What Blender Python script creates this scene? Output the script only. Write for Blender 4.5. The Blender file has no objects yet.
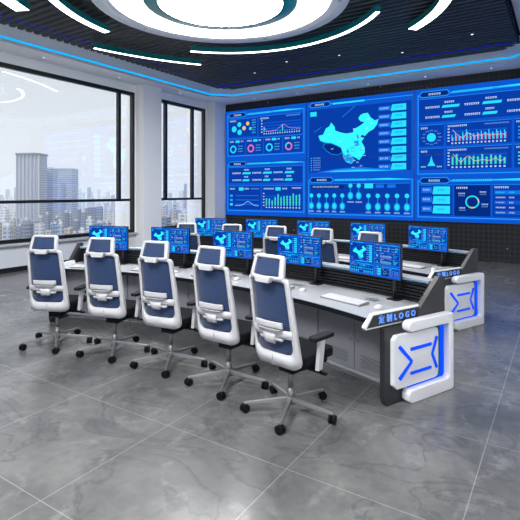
import bpy, bmesh, math, random
from mathutils import Vector, Matrix

# ------------------------------------------------------------------ camera, world, exposure
YAW = math.radians(32.8)
EYE = 1.8
FPX = 470.0
HOR = 192.0
sc = bpy.context.scene
col = sc.collection
cd = bpy.data.cameras.new('camera')
cam = bpy.data.objects.new('camera', cd)
col.objects.link(cam)
cam.location = (0, 0, EYE)
cam.rotation_euler = (math.pi / 2, 0, YAW)
cd.sensor_width = 36
cd.lens = 36 * FPX / 520
cd.shift_y = -(260 - HOR) / 520
cd.clip_start = 0.05
cd.clip_end = 20000
sc.camera = cam

w = bpy.data.worlds.new('sky')
sc.world = w
w.use_nodes = True
bg = w.node_tree.nodes['Background']
bg.inputs[0].default_value = (0.87, 0.92, 1.0, 1)
bg.inputs[1].default_value = 0.92

sun_d = bpy.data.lights.new('sun', 'SUN')
sun_d.energy = 4.5
sun_d.angle = math.radians(12)
sun_d.color = (1.0, 0.96, 0.9)
sun = bpy.data.objects.new('sun', sun_d)
sun.rotation_euler = (math.radians(25), 0, math.radians(2))
sun.location = (20, -10, 40)
col.objects.link(sun)

HAZE = 0.00042        # scattering of the city haze per metre
LAMP_DISC = 34.0      # luminous drum of the ceiling
LAMP_RING = 8       # luminous white ring
LAMP_ARC = 7.0

vs = sc.view_settings
vs.view_transform = 'Standard'
vs.look = 'None'
vs.gamma = 1
vs.exposure = 0.0
vs.use_curve_mapping = False
sc.cycles.use_denoising = True
sc.cycles.max_bounces = 8
sc.cycles.diffuse_bounces = 4
sc.cycles.glossy_bounces = 4
sc.cycles.volume_bounces = 2
sc.cycles.transparent_max_bounces = 12
sc.cycles.sample_clamp_indirect = 6

# ------------------------------------------------------------------ materials
MATS = {}

def rgb(r, g, b):
    f = lambda c: ((c / 255 + 0.055) / 1.055) ** 2.4 if c > 10 else c / 255 / 12.92
    return (f(r), f(g), f(b), 1)

def mat(name, color, rough=0.5, metal=0.0, spec=0.5, coat=0.0):
    m = bpy.data.materials.new(name)
    m.use_nodes = True
    b = m.node_tree.nodes['Principled BSDF']
    b.inputs['Base Color'].default_value = color
    b.inputs['Roughness'].default_value = rough
    b.inputs['Metallic'].default_value = metal
    b.inputs['Specular IOR Level'].default_value = spec
    b.inputs['Coat Weight'].default_value = coat
    MATS[name] = m
    return m

def emit(name, color, strength, sample=False):
    m = bpy.data.materials.new(name)
    m.use_nodes = True
    nt = m.node_tree
    nt.nodes.clear()
    o = nt.nodes.new('ShaderNodeOutputMaterial')
    e = nt.nodes.new('ShaderNodeEmission')
    e.inputs[0].default_value = color
    e.inputs[1].default_value = strength
    nt.links.new(e.outputs[0], o.inputs[0])
    if not sample:
        m.cycles.emission_sampling = 'NONE'
    MATS[name] = m
    return m

def nodes(m):
    nt = m.node_tree
    return nt, nt.nodes['Principled BSDF']

def texco(nt, scale=(1, 1, 1), kind='Object'):
    t = nt.nodes.new('ShaderNodeTexCoord')
    mp = nt.nodes.new('ShaderNodeMapping')
    mp.inputs['Scale'].default_value = scale
    nt.links.new(t.outputs[kind], mp.inputs[0])
    return mp.outputs[0]

def ramp(nt, fac, stops):
    r = nt.nodes.new('ShaderNodeValToRGB')
    el = r.color_ramp.elements
    while len(el) < len(stops):
        el.new(0.5)
    for e, (p, c) in zip(el, stops):
        e.position = p
        e.color = c
    nt.links.new(fac, r.inputs[0])
    return r.outputs[0]

def mixc(nt, fac, a, b, mode='MIX'):
    n = nt.nodes.new('ShaderNodeMix')
    n.data_type = 'RGBA'
    n.blend_type = mode
    for sock, v in ((n.inputs[0], fac), (n.inputs[6], a), (n.inputs[7], b)):
        if hasattr(v, 'links'):
            nt.links.new(v, sock)
        else:
            sock.default_value = v
    return n.outputs[2]

white_paint = mat('white_paint', rgb(240, 241, 243), 0.6)
ledge_paint = mat('ledge_paint', rgb(170, 174, 182), 0.6)
cove_paint = mat('cove_paint', rgb(214, 218, 226), 0.55)
low_wall = mat('low_wall_paint', rgb(196, 200, 208), 0.6)
black_metal = mat('black_metal', rgb(14, 16, 20), 0.35)
void_black = mat('void_black', rgb(9, 10, 14), 0.8)
slat_mat = mat('slat_black', rgb(20, 20, 23), 0.5, 0, 0.3)
slat_back = mat('slat_backing_grey', rgb(60, 61, 65), 0.7)
slat_lit_side = mat('slat_lit_side_grey', rgb(112, 113, 116), 0.6)
chair_white = mat('chair_white_plastic', rgb(200, 200, 203), 0.42)
chair_black = mat('chair_black_fabric', rgb(22, 22, 25), 0.95, 0, 0.15)
pad_black = mat('arm_pad_rubber', rgb(18, 19, 25), 0.7, 0, 0.2)
alu = mat('brushed_aluminium', rgb(122, 123, 126), 0.42, 0.5)
caster_black = mat('caster_black', rgb(9, 9, 10), 0.6, 0, 0.2)
desk_white = mat('desk_laminate', rgb(170, 172, 177), 0.18, 0, 0.5)
cab_grey = mat('cabinet_grey', rgb(132, 134, 140), 0.45, 0.0)
cab_seam = mat('cabinet_base_grey', rgb(158, 160, 165), 0.45)
dark_panel = mat('console_dark_panel', rgb(38, 39, 43), 0.5)
gloss_white = mat('gloss_white_panel', rgb(227, 228, 232), 0.25, 0, 0.5)
bezel = mat('monitor_bezel', rgb(18, 20, 24), 0.35)
kb_white = mat('keyboard_silver', rgb(112, 114, 120), 0.4)
kb_key = mat('keycap_white', rgb(206, 207, 210), 0.5)
teal_metal = mat('teal_enamel', rgb(10, 122, 128), 0.3)
soffit_paint = mat('soffit_paint', rgb(244, 245, 247), 0.6)
ring_grey = mat('ring_grey_paint', rgb(232, 236, 244), 0.5)
wall_black = mat('black_panelling', rgb(20, 21, 25), 0.3)
floor_m = mat('grey_marble_tile', rgb(120, 121, 124), 0.2)

led_cyan = emit('led_cyan', rgb(0, 172, 255), 1.25)
led_violet = emit('led_violet', rgb(44, 40, 200), 0.7)
led_blue = emit('led_blue', rgb(14, 84, 255), 1.0, True)
led_sign = emit('led_sign', rgb(96, 150, 255), 1.4)
led_edge = emit('led_edge_cyan', rgb(30, 150, 200), 0.8)
lum_disc = emit('luminous_disc', (1, 1, 1, 1), LAMP_DISC, True)
lum_ring = emit('luminous_ring', (1, 1, 1, 1), LAMP_RING, True)
lum_arc = emit('luminous_arc', (0.95, 1, 1, 1), LAMP_ARC, True)
lum_fill_panel = emit('luminous_fill_panel', (1, 1, 1, 1), 16, True)
spot_em = emit('spot_lens', (1, 0.97, 0.92, 1), 1.6)

# floor: grey stone tiles with pale joints
def build_floor_mat():
    nt, b = nodes(floor_m)
    v = texco(nt)
    n1 = nt.nodes.new('ShaderNodeTexNoise')
    n1.inputs['Scale'].default_value = 0.9
    n1.inputs['Detail'].default_value = 9
    n1.inputs['Roughness'].default_value = 0.62
    n1.inputs['Distortion'].default_value = 1.1
    nt.links.new(v, n1.inputs['Vector'])
    base = ramp(nt, n1.outputs[0], [(0.28, rgb(82, 82, 83)), (0.5, rgb(96, 96, 96)), (0.72, rgb(112, 112, 111))])
    n3 = nt.nodes.new('ShaderNodeTexNoise')
    n3.inputs['Scale'].default_value = 12
    n3.inputs['Detail'].default_value = 8
    nt.links.new(v, n3.inputs['Vector'])
    fine = ramp(nt, n3.outputs[0], [(0.3, (0.86, 0.86, 0.86, 1)), (0.7, (1.1, 1.1, 1.1, 1))])
    base = mixc(nt, 0.8, base, fine, 'MULTIPLY')
    # veins
    n2 = nt.nodes.new('ShaderNodeTexNoise')
    n2.inputs['Scale'].default_value = 0.75
    n2.inputs['Detail'].default_value = 6
    n2.inputs['Distortion'].default_value = 2.2
    v2 = texco(nt, (1, 1.6, 1))
    nt.links.new(v2, n2.inputs['Vector'])
    vein = ramp(nt, n2.outputs[0], [(0.475, (0, 0, 0, 1)), (0.498, (1, 1, 1, 1)), (0.52, (0, 0, 0, 1))])
    base = mixc(nt, mul(nt, vein, 0.5), base, rgb(66, 68, 73))
    n4 = nt.nodes.new('ShaderNodeTexNoise')
    n4.inputs['Scale'].default_value = 1.4
    n4.inputs['Detail'].default_value = 7
    n4.inputs['Distortion'].default_value = 1.8
    nt.links.new(texco(nt, (1.5, 0.8, 1)), n4.inputs['Vector'])
    vein2 = ramp(nt, n4.outputs[0], [(0.55, (0, 0, 0, 1)), (0.575, (1, 1, 1, 1)), (0.62, (0, 0, 0, 1))])
    mk = nt.nodes.new('ShaderNodeTexNoise')
    mk.inputs['Scale'].default_value = 7
    mk.inputs['Detail'].default_value = 8
    mk.inputs['Roughness'].default_value = 0.7
    nt.links.new(v, mk.inputs['Vector'])
    spk = ramp(nt, mk.outputs[0], [(0.5, (0, 0, 0, 1)), (0.62, (1, 1, 1, 1))])
    patch = ramp(nt, n4.outputs[0], [(0.5, (0, 0, 0, 1)), (0.66, (1, 1, 1, 1))])
    base = mixc(nt, mul(nt, mth(nt, 'MULTIPLY', patch, spk), 0.3), base, rgb(158, 159, 160))
    base = mixc(nt, mul(nt, vein2, 0.05), base, rgb(160, 161, 163))
    # joints: lines every 1.05 m
    sep = nt.nodes.new('ShaderNodeSeparateXYZ')
    t = nt.nodes.new('ShaderNodeTexCoord')
    nt.links.new(t.outputs['Object'], sep.inputs[0])
    fac = None
    for ax, off in ((0, 0.46), (1, -2.66 + 1.05 * 10)):
        a = mth(nt, 'ADD', sep.outputs[ax], off + (1.05 * 20 if ax == 0 else 0))
        a = mth(nt, 'DIVIDE', a, 1.05)
        a = mth(nt, 'FRACT', a)
        a = mth(nt, 'SUBTRACT', a, 0.5)
        a = mth(nt, 'ABSOLUTE', a)
        a = mth(nt, 'GREATER_THAN', a, 0.4968)
        fac = a if fac is None else mth(nt, 'MAXIMUM', fac, a)
    base = mixc(nt, mth(nt, 'MULTIPLY', fac, 0.33), base, rgb(168, 170, 172))
    nt.links.new(base, b.inputs['Base Color'])
    b.inputs['Roughness'].default_value = 0.23
    b.inputs['Specular IOR Level'].default_value = 0.4

def mth(nt, op, a, b=None):
    n = nt.nodes.new('ShaderNodeMath')
    n.operation = op
    for i, v in enumerate((a, b)):
        if v is None:
            continue
        if hasattr(v, 'links'):
            nt.links.new(v, n.inputs[i])
        else:
            n.inputs[i].default_value = v
    return n.outputs[0]

def mul(nt, c, k):
    return mth(nt, 'MULTIPLY', c, k)

build_floor_mat()

# black panelling behind the video wall: small square grid with scattered pale flecks
def build_wall_mat():
    nt, b = nodes(wall_black)
    sep = nt.nodes.new('ShaderNodeSeparateXYZ')
    t = nt.nodes.new('ShaderNodeTexCoord')
    nt.links.new(t.outputs['Object'], sep.inputs[0])
    fac = None
    for ax in (0, 2):
        a = mth(nt, 'ADD', sep.outputs[ax], 40.0)
        a = mth(nt, 'DIVIDE', a, 0.12)
        a = mth(nt, 'FRACT', a)
        a = mth(nt, 'GREATER_THAN', a, 0.8)
        fac = a if fac is None else mth(nt, 'MAXIMUM', fac, a)
    c = mixc(nt, fac, rgb(17, 18, 22), rgb(44, 45, 50))
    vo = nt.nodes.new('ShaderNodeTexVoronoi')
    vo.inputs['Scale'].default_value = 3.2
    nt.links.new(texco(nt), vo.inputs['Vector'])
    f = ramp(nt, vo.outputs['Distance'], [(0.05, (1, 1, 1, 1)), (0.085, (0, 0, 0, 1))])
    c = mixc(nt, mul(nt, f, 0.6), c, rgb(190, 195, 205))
    nt.links.new(c, b.inputs['Base Color'])
    b.inputs['Roughness'].default_value = 0.32

build_wall_mat()

# blue woven mesh with fine horizontal ribs
def mesh_fabric():
    m = mat('blue_mesh_fabric', rgb(36, 62, 124), 0.75)
    nt, b = nodes(m)
    wv = nt.nodes.new('ShaderNodeTexWave')
    wv.wave_type = 'BANDS'
    wv.bands_direction = 'Z'
    wv.inputs['Scale'].default_value = 17
    wv.inputs['Distortion'].default_value = 1.2
    wv.inputs['Detail'].default_value = 2
    nt.links.new(texco(nt), wv.inputs['Vector'])
    c = ramp(nt, wv.outputs['Fac'], [(0.2, rgb(14, 38, 76)), (0.8, rgb(27, 58, 102))])
    nt.links.new(c, b.inputs['Base Color'])
    b.inputs['Sheen Weight'].default_value = 0.2
    return m

blue_mesh = mesh_fabric()

# window glass: see-through with a mirror-like share
def glass_mat():
    m = bpy.data.materials.new('window_glass')
    m.use_nodes = True
    nt = m.node_tree
    nt.nodes.clear()
    o = nt.nodes.new('ShaderNodeOutputMaterial')
    tr = nt.nodes.new('ShaderNodeBsdfTransparent')
    tr.inputs[0].default_value = (0.95, 0.975, 1, 1)
    gl = nt.nodes.new('ShaderNodeBsdfGlossy')
    gl.inputs['Roughness'].default_value = 0.0
    fr = nt.nodes.new('ShaderNodeFresnel')
    fr.inputs[0].default_value = 1.65
    mx = nt.nodes.new('ShaderNodeMixShader')
    nt.links.new(mth(nt, 'MULTIPLY', fr.outputs[0], 3.3), mx.inputs[0])
    nt.links.new(tr.outputs[0], mx.inputs[1])
    nt.links.new(gl.outputs[0], mx.inputs[2])
    nt.links.new(mx.outputs[0], o.inputs[0])
    return m

glass = glass_mat()

# ------------------------------------------------------------------ mesh helpers
class MB:
    """collects shapes, then links them as one mesh object"""
    def __init__(self):
        self.v = []
        self.f = []
        self.mi = []
        self.mats = []
        self.sm = []

    def m(self, material):
        if material not in self.mats:
            self.mats.append(material)
        return self.mats.index(material)

    def add(self, verts, faces, material, smooth=False, M=None):
        k = len(self.v)
        i = self.m(material)
        self.v += [tuple(M @ Vector(p)) if M else tuple(p) for p in verts]
        for f in faces:
            self.f.append([k + q for q in f])
            self.mi.append(i)
            self.sm.append(smooth)
        return self

    def box(self, x0, x1, y0, y1, z0, z1, material, M=None):
        v = [(x, y, z) for z in (z0, z1) for y in (y0, y1) for x in (x0, x1)]
        f = [(0, 2, 3, 1), (4, 5, 7, 6), (0, 1, 5, 4), (2, 6, 7, 3), (0, 4, 6, 2), (1, 3, 7, 5)]
        return self.add(v, f, material, False, M)

    def cyl(self, p0, p1, r0, r1, material, n=16, smooth=True):
        p0, p1 = Vector(p0), Vector(p1)
        d = (p1 - p0).normalized()
        a = d.orthogonal().normalized()
        b = d.cross(a)
        v = []
        for p, r in ((p0, r0), (p1, r1)):
            for i in range(n):
                t = 2 * math.pi * i / n
                v.append(p + r * (math.cos(t) * a + math.sin(t) * b))
        side = [(i, (i + 1) % n, n + (i + 1) % n, n + i) for i in range(n)]
        self.add(v, side, material, smooth)
        self.add(v, [tuple(reversed(range(n))), tuple(range(n, 2 * n))], material)
        return self

    def prism(self, poly, axis, lo, hi, material, M=None):
        """poly of 2D points extruded along axis ('x','y','z')"""
        def P(a, b, h):
            return {'x': (h, a, b), 'y': (a, h, b), 'z': (a, b, h)}[axis]
        n = len(poly)
        v = [P(a, b, lo) for a, b in poly] + [P(a, b, hi) for a, b in poly]
        f = [(i, (i + 1) % n, n + (i + 1) % n, n + i) for i in range(n)]
        f += [tuple(reversed(range(n))), tuple(range(n, 2 * n))]
        return self.add(v, f, material, False, M)

    def arc(self, cx, cy, r0, r1, z0, z1, a0, a1, n, material, smooth=False):
        """curved slab, angles measured from +Y clockwise, r0/r1 numbers or functions of the angle"""
        f0 = r0 if callable(r0) else (lambda t: r0)
        f1 = r1 if callable(r1) else (lambda t: r1)
        v = []
        for i in range(n + 1):
            t = a0 + (a1 - a0) * i / n
            s, c = math.sin(math.radians(t)), math.cos(math.radians(t))
            for r, z in ((f0(t), z0), (f1(t), z0), (f1(t), z1), (f0(t), z1)):
                v.append((cx + r * s, cy + r * c, z))
        f = []
        for i in range(n):
            k = 4 * i
            for q in range(4):
                f.append((k + q, k + (q + 1) % 4, k + 4 + (q + 1) % 4, k + 4 + q))
        f += [(0, 3, 2, 1), (4 * n, 4 * n + 1, 4 * n + 2, 4 * n + 3)]
        return self.add(v, f, material, smooth)

    def build(self, name, parent=None, loc=None, bevel=0, seg=2, sub=0):
        me = bpy.data.meshes.new(name)
        me.from_pydata(self.v, [], self.f)
        for m_ in self.mats:
            me.materials.append(m_)
        me.polygons.foreach_set('material_index', self.mi)
        me.polygons.foreach_set('use_smooth', self.sm)
        bm = bmesh.new()
        bm.from_mesh(me)
        bmesh.ops.remove_doubles(bm, verts=bm.verts, dist=1e-6)
        bmesh.ops.recalc_face_normals(bm, faces=bm.faces)
        if bevel:
            ed = [e for e in bm.edges if len(e.link_faces) == 2 and e.calc_face_angle(0) > 0.6]
            bmesh.ops.bevel(bm, geom=ed, offset=bevel, segments=seg, affect='EDGES', profile=0.5, clamp_overlap=True)
            for f in bm.faces:
                f.smooth = f.smooth or False
        bm.to_mesh(me)
        bm.free()
        me.update()
        o = bpy.data.objects.new(name, me)
        col.objects.link(o)
        if parent:
            o.parent = parent
        if loc:
            o.location = loc
        return o

def empty(name, loc, rz=0, label=None, cat=None, group=None):
    o = bpy.data.objects.new(name, None)
    col.objects.link(o)
    o.empty_display_size = 0.2
    o.location = loc
    o.rotation_euler = (0, 0, rz)
    tag(o, label, cat, group)
    return o

def tag(o, label=None, cat=None, group=None, kind=None):
    if label:
        o['label'] = label
    if cat:
        o['category'] = cat
    if group:
        o['group'] = group
    if kind:
        o['kind'] = kind
    return o

def struct(o, label, cat):
    return tag(o, label, cat, kind='structure')

def copy_tree(o, parent=None):
    c = o.copy()
    col.objects.link(c)
    if parent:
        c.parent = parent
    for ch in list(o.children):
        copy_tree(ch, c)
    return c

# ------------------------------------------------------------------ the room
XW, XR = -10.4, 1.2          # window wall, right wall
YB, YV = -3.2, 13.4          # back wall, video wall
ZS, ZTOP = 4.9, 5.6          # soffit, void above the slats

b = MB(); b.box(XW - 0.2, XR + 0.2, YB - 0.2, YV + 0.2, -0.2, 0, floor_m)
struct(b.build('floor'), 'polished grey marble tile floor with thin pale joints', 'floor')
b = MB(); b.box(XW - 0.2, XR + 0.2, YB - 0.2, YV + 0.2, ZTOP, ZTOP + 0.2, void_black)
struct(b.build('ceiling'), 'black void above the ceiling slats', 'ceiling')
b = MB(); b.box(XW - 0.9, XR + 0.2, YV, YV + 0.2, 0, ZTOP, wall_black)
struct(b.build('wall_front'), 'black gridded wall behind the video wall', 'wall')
b = MB(); b.box(XR, XR + 0.2, YB, YV, 0, ZTOP, white_paint)
struct(b.build('wall_right'), 'plain pale wall opposite the windows', 'wall')
b = MB()
b.box(XW - 0.9, XR + 0.2, YB - 0.2, YB, 0, 0.3, white_paint)
b.box(XW - 0.9, XR + 0.2, YB - 0.2, YB, 4.7, ZTOP, white_paint)
b.box(XW - 0.9, -9.9, YB - 0.2, YB, 0.3, 4.7, white_paint)
b.box(0.7, XR + 0.2, YB - 0.2, YB, 0.3, 4.7, white_paint)
struct(b.build('wall_back'), 'plain pale wall behind the chairs', 'wall')

# window wall: low wall, header, columns
XO = XW - 0.85
SILL, HEAD = 0.64, 4.67
b = MB()
b.box(XW - 0.2, XW, YB, YV, 0, SILL - 0.05, low_wall)
b.box(XW - 0.2, XW, YB, YV, HEAD, ZTOP, white_paint)
for y0, y1 in ((9.46, 10.3), (12.66, 13.4), (YB, -2.4)):
    b.box(XO, XW, y0, y1, SILL - 0.05, HEAD, white_paint)
struct(b.build('wall_left'), 'pale window wall with low parapet and header', 'wall')
b = MB()
b.box(XW, XW + 0.31, 9.5, 10.22, 0, ZS, white_paint)
struct(b.build('trim_1'), 'white square column between the two windows', 'column')
b = MB()
b.box(XW, XW + 0.31, 12.78, YV, 0, ZS, white_paint)
struct(b.build('trim_2'), 'white square column in the corner by the video wall', 'column')
b = MB()
b.box(XW, XW + 0.10, YB, 9.5, SILL - 0.05, SILL, ledge_paint)
b.box(XW, XW + 0.10, 10.22, 12.78, SILL - 0.05, SILL, ledge_paint)
struct(b.build('trim_3'), 'grey window sill ledge', 'sill')
b = MB()
b.box(XW, XW + 0.02, YB, 9.5, 0, 0.11, black_metal)
b.box(XW, XW + 0.02, 10.22, 12.78, 0, 0.11, black_metal)
struct(b.build('baseboard_left'), 'black skirting under the windows', 'baseboard')

def window(n, y0, y1, mull, label):
    e = empty('window_%d' % n, (XW - 0.06, (y0 + y1) / 2, SILL), 0)
    struct(e, label, 'window')
    yc = (y0 + y1) / 2
    fr = MB()
    t = 0.05
    L0, L1 = y0 - yc, y1 - yc
    H = HEAD - SILL
    fr.box(-t, t, L0, L1, H - 0.10, H, black_metal)
    fr.box(-t, t, L0, L1, 0.0, 0.09, black_metal)
    fr.box(-t, t, L0, L0 + 0.09, 0.09, H - 0.1, black_metal)
    fr.box(-t, t, L1 - 0.09, L1, 0.09, H - 0.1, black_metal)
    fr.build('window_frame', e)
    tr = MB()
    tr.box(-t, t, L0 + 0.09, L1 - 0.09, 0.90, 0.97, black_metal)
    tr.build('transom', e)
    for my in mull:
        q = MB()
        q.box(-t, t, my - yc - 0.045, my - yc + 0.045, 0.97, H - 0.1, black_metal)
        q.build('mullion', e)
    ys = [L0 + 0.09] + sum([[m_ - yc - 0.045, m_ - yc + 0.045] for m_ in mull], []) + [L1 - 0.09]
    for i in range(0, len(ys), 2):
        g = MB()
        g.add([(0, ys[i], 0.97), (0, ys[i + 1], 0.97), (0, ys[i + 1], H - 0.1), (0, ys[i], H - 0.1)], [(0, 1, 2, 3)], glass)
        g.build('pane', e)
    g = MB()
    g.add([(0, L0 + 0.09, 0.09), (0, L1 - 0.09, 0.09), (0, L1 - 0.09, 0.90), (0, L0 + 0.09, 0.90)], [(0, 1, 2, 3)], glass)
    g.build('pane', e)
    pl = bpy.data.lights.new('daylight_portal', 'AREA')
    pl.shape = 'RECTANGLE'
    pl.size = H
    pl.size_y = y1 - y0
    pl.cycles.is_portal = True
    po = bpy.data.objects.new('daylight_portal', pl)
    po.location = (XO - 0.02, yc, SILL + H / 2)
    po.rotation_euler = (0, -math.pi / 2, 0)
    col.objects.link(po)

def rear_fill_window():  # added window, never in view, lets sky light onto the chair backs
    e = empty('window_3', ((-9.9 + 0.7) / 2, YB - 0.1, 0.3), 0)
    struct(e, 'added unseen fill light window in the wall behind the chairs', 'window')
    W = 5.3
    for i in range(5):
        x = -W + 2 * W * i / 4
        q = MB(); q.box(max(x - 0.04, -W), min(x + 0.04, W), -0.04, 0.04, 0, 4.4, black_metal); q.build('mullion', e)
    q = MB(); q.box(-W, W, -0.001, 0.001, 0, 4.4, glass); q.build('pane', e)
    pl = bpy.data.lights.new('rear_fill_portal', 'AREA')
    pl.shape = 'RECTANGLE'
    pl.size = 2 * W
    pl.size_y = 4.4
    pl.cycles.is_portal = True
    po = bpy.data.objects.new('rear_fill_portal', pl)
    po.location = (-4.6, YB - 0.25, 2.5)
    po.rotation_euler = (math.pi / 2, 0, 0)
    col.objects.link(po)

rear_fill_window()
window(1, -2.4, 9.46, (3.4, 8.92), 'long black framed window over the city')
window(2, 10.3, 12.66, (10.76, 12.02), 'narrower black framed window beyond the column')

# soffit, lip, LED line and slanted cove following the chamfered ceiling opening
def opening(inset):
    """clockwise octagon-like opening, inset from the soffit edge"""
    x0, x1, y0, y1, c = -9.7 + inset, -0.45 - inset, -2.6 + inset, 12.6 - inset, 0.55 + inset * 0.4
    return [(x0 + c, y0), (x1 - c, y0), (x1, y0 + c), (x1, y1 - c), (x1 - c, y1), (x0 + c, y1), (x0, y1 - c), (x0, y0 + c)]

def band(mb, lo, zlo, hi, zhi, material):
    n = len(lo)
    v = [(x, y, zlo) for x, y in lo] + [(x, y, zhi) for x, y in hi]
    mb.add(v, [(i, (i + 1) % n, n + (i + 1) % n, n + i) for i in range(n)], material)

outer = [(-9.15, YB), (-1.0, YB), (XR, -2.05), (XR, 12.05), (-1.0, YV), (-9.15, YV), (XW, 12.05), (XW, -2.05)]
b = MB()
op = opening(0)
band(b, outer, ZS, op, ZS, soffit_paint)
for corner, pts in (((XW, YV), (5, 6)), ((XR, YV), (3, 4)), ((XW, YB), (7, 0)), ((XR, YB), (1, 2))):
    b.add([(corner[0], corner[1], ZS), (*outer[pts[0]], ZS), (*outer[pts[1]], ZS)], [(0, 1, 2)], soffit_paint)
band(b, op, ZS, op, ZS + 0.07, cove_paint)
band(b, op, ZS + 0.115, opening(0.32), ZS + 0.30, cove_paint)
band(b, opening(0.32), ZS + 0.30, opening(0.32), ZTOP, void_black)
struct(b.build('trim_4'), 'pale soffit and slanted cove around the slatted ceiling', 'soffit')
b = MB()
band(b, opening(0.004), ZS + 0.07, opening(0.004), ZS + 0.115, led_cyan)
struct(b.build('trim_5'), 'bright blue light line around the soffit edge', 'light strip')

# slatted ceiling
SL0, SL1 = -9.33, -0.80
b = MB()
y = -2.2
while y < 12.25:
    b.box(SL0, SL1, y, y + 0.092, 5.12, 5.22, slat_mat)
    b.box(SL0 + 0.05, SL1 - 0.05, y - 0.006, y - 0.0005, 5.126, 5.215, slat_lit_side)  # light on the near slat sides put in as a paler grey strip
    y += 0.176
for x in (-8.4, -6.6, -4.8, -3.0, -1.4):
    b.box(x, x + 0.04, -2.2, 12.25, 5.22, 5.26, slat_mat)
b.box(SL0 - 0.04, SL1 + 0.04, -2.28, 12.27, 5.33, 5.35, slat_back)
struct(b.build('trim_6'), 'dark grey ceiling slats running across the room', 'ceiling slats')
b = MB()
for k in range(81):
    yy = -2.2 + 0.176 * k + 0.106
    b.box(-8.96, -8.90, yy, yy + 0.064, 5.128, 5.145, led_violet)
b.box(-9.1, -0.95, 11.80, 11.83, 5.112, 5.128, led_violet)
struct(b.build('trim_7'), 'thin violet light line above the slats', 'light strip')

def downlight(i, x, y, z, label, r=0.036):
    e = empty('downlight', (x, y, z), 0, label, 'ceiling light', 'small recessed downlights')
    q = MB(); q.cyl((0, 0, -0.008), (0, 0, 0.0), r, r, chair_white, 16); q.build('trim_ring', e)
    q = MB(); q.cyl((0, 0, -0.012), (0, 0, -0.0082), r * 0.65, r * 0.65, spot_em, 16); q.build('lens', e)

for i, y in enumerate((1.4, 3.4, 6.4, 8.6, 11.0)):
    downlight(i, -10.05, y, ZS, 'small round downlight in the soffit above the windows')
for i, x in enumerate((-8.6, -7.0, -4.7, -3.1, -1.5)):
    downlight(i, x, 13.0, ZS, 'small round downlight in the soffit above the video wall')
for i, (x, y) in enumerate(((-7.2, 10.9), (-5.9, 10.4), (-4.55, 10.6), (-3.2, 11.2), (-1.6, 10.7))):
    downlight(i, x, y, 5.115, 'small square downlight set between the ceiling slats')

# ------------------------------------------------------------------ ceiling ring lamp
def annulus(mb, cx, cy, r0, z0, r1, z1, material, n=72, smooth=True):
    v = []
    for i in range(n):
        t = 2 * math.pi * i / n
        v.append((cx + r0 * math.cos(t), cy + r0 * math.sin(t), z0))
        v.append((cx + r1 * math.cos(t), cy + r1 * math.sin(t), z1))
    mb.add(v, [(2 * i, 2 * i + 1, (2 * i + 3) % (2 * n), (2 * i + 2) % (2 * n)) for i in range(n)], material, smooth)

def ring_lamp(x0, y0, label):
    e = empty('ring_ceiling_lamp', (x0, y0, 5.0), 0, label, 'ceiling lamp')
    q = MB()
    annulus(q, 0, 0, 2.16, 0, 1.86, 0, ring_grey)
    annulus(q, 0, 0, 2.16, 0, 2.16, 0.3, ring_grey)
    annulus(q, 0, 0, 2.16, 0.3, 1.3, 0.3, ring_grey)
    annulus(q, 0, 0, 1.86, 0, 1.86, 0.02, ring_grey)
    q.build('outer_ring', e)
    q = MB(); annulus(q, 0, 0, 1.86, 0.012, 1.28, 0.012, lum_ring); q.build('luminous_ring', e)
    q = MB()
    annulus(q, 0, 0, 1.30, 0.012, 1.295, -0.014, teal_metal)
    annulus(q, 0, 0, 1.295, -0.014, 1.065, -0.030, teal_metal)
    annulus(q, 0, 0, 1.065, -0.030, 1.05, -0.030, teal_metal)
    q.build('teal_drum', e)
    q = MB()
    v = [(1.055 * math.cos(2 * math.pi * i / 72), 1.055 * math.sin(2 * math.pi * i / 72), -0.027) for i in range(72)]
    q.add(v, [tuple(range(72))], lum_disc); q.build('luminous_disc', e)
    for a in (255, 330, 30, 100, 175):
        q = MB(); x, y = 2.0 * math.cos(math.radians(a)), 2.0 * math.sin(math.radians(a))
        q.cyl((x, y, -0.006), (x, y, -0.001), 0.04, 0.04, chair_white, 14); q.build('spot', e)

ring_lamp(-4.87, 6.33, 'large round white ring lamp with teal edged glowing drum over the consoles')
ring_lamp(-2.75, -0.5, 'added unseen ring lamp for fill light over the floor behind the chairs')  # added lamp out of view, brightens the chairs from behind

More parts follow.
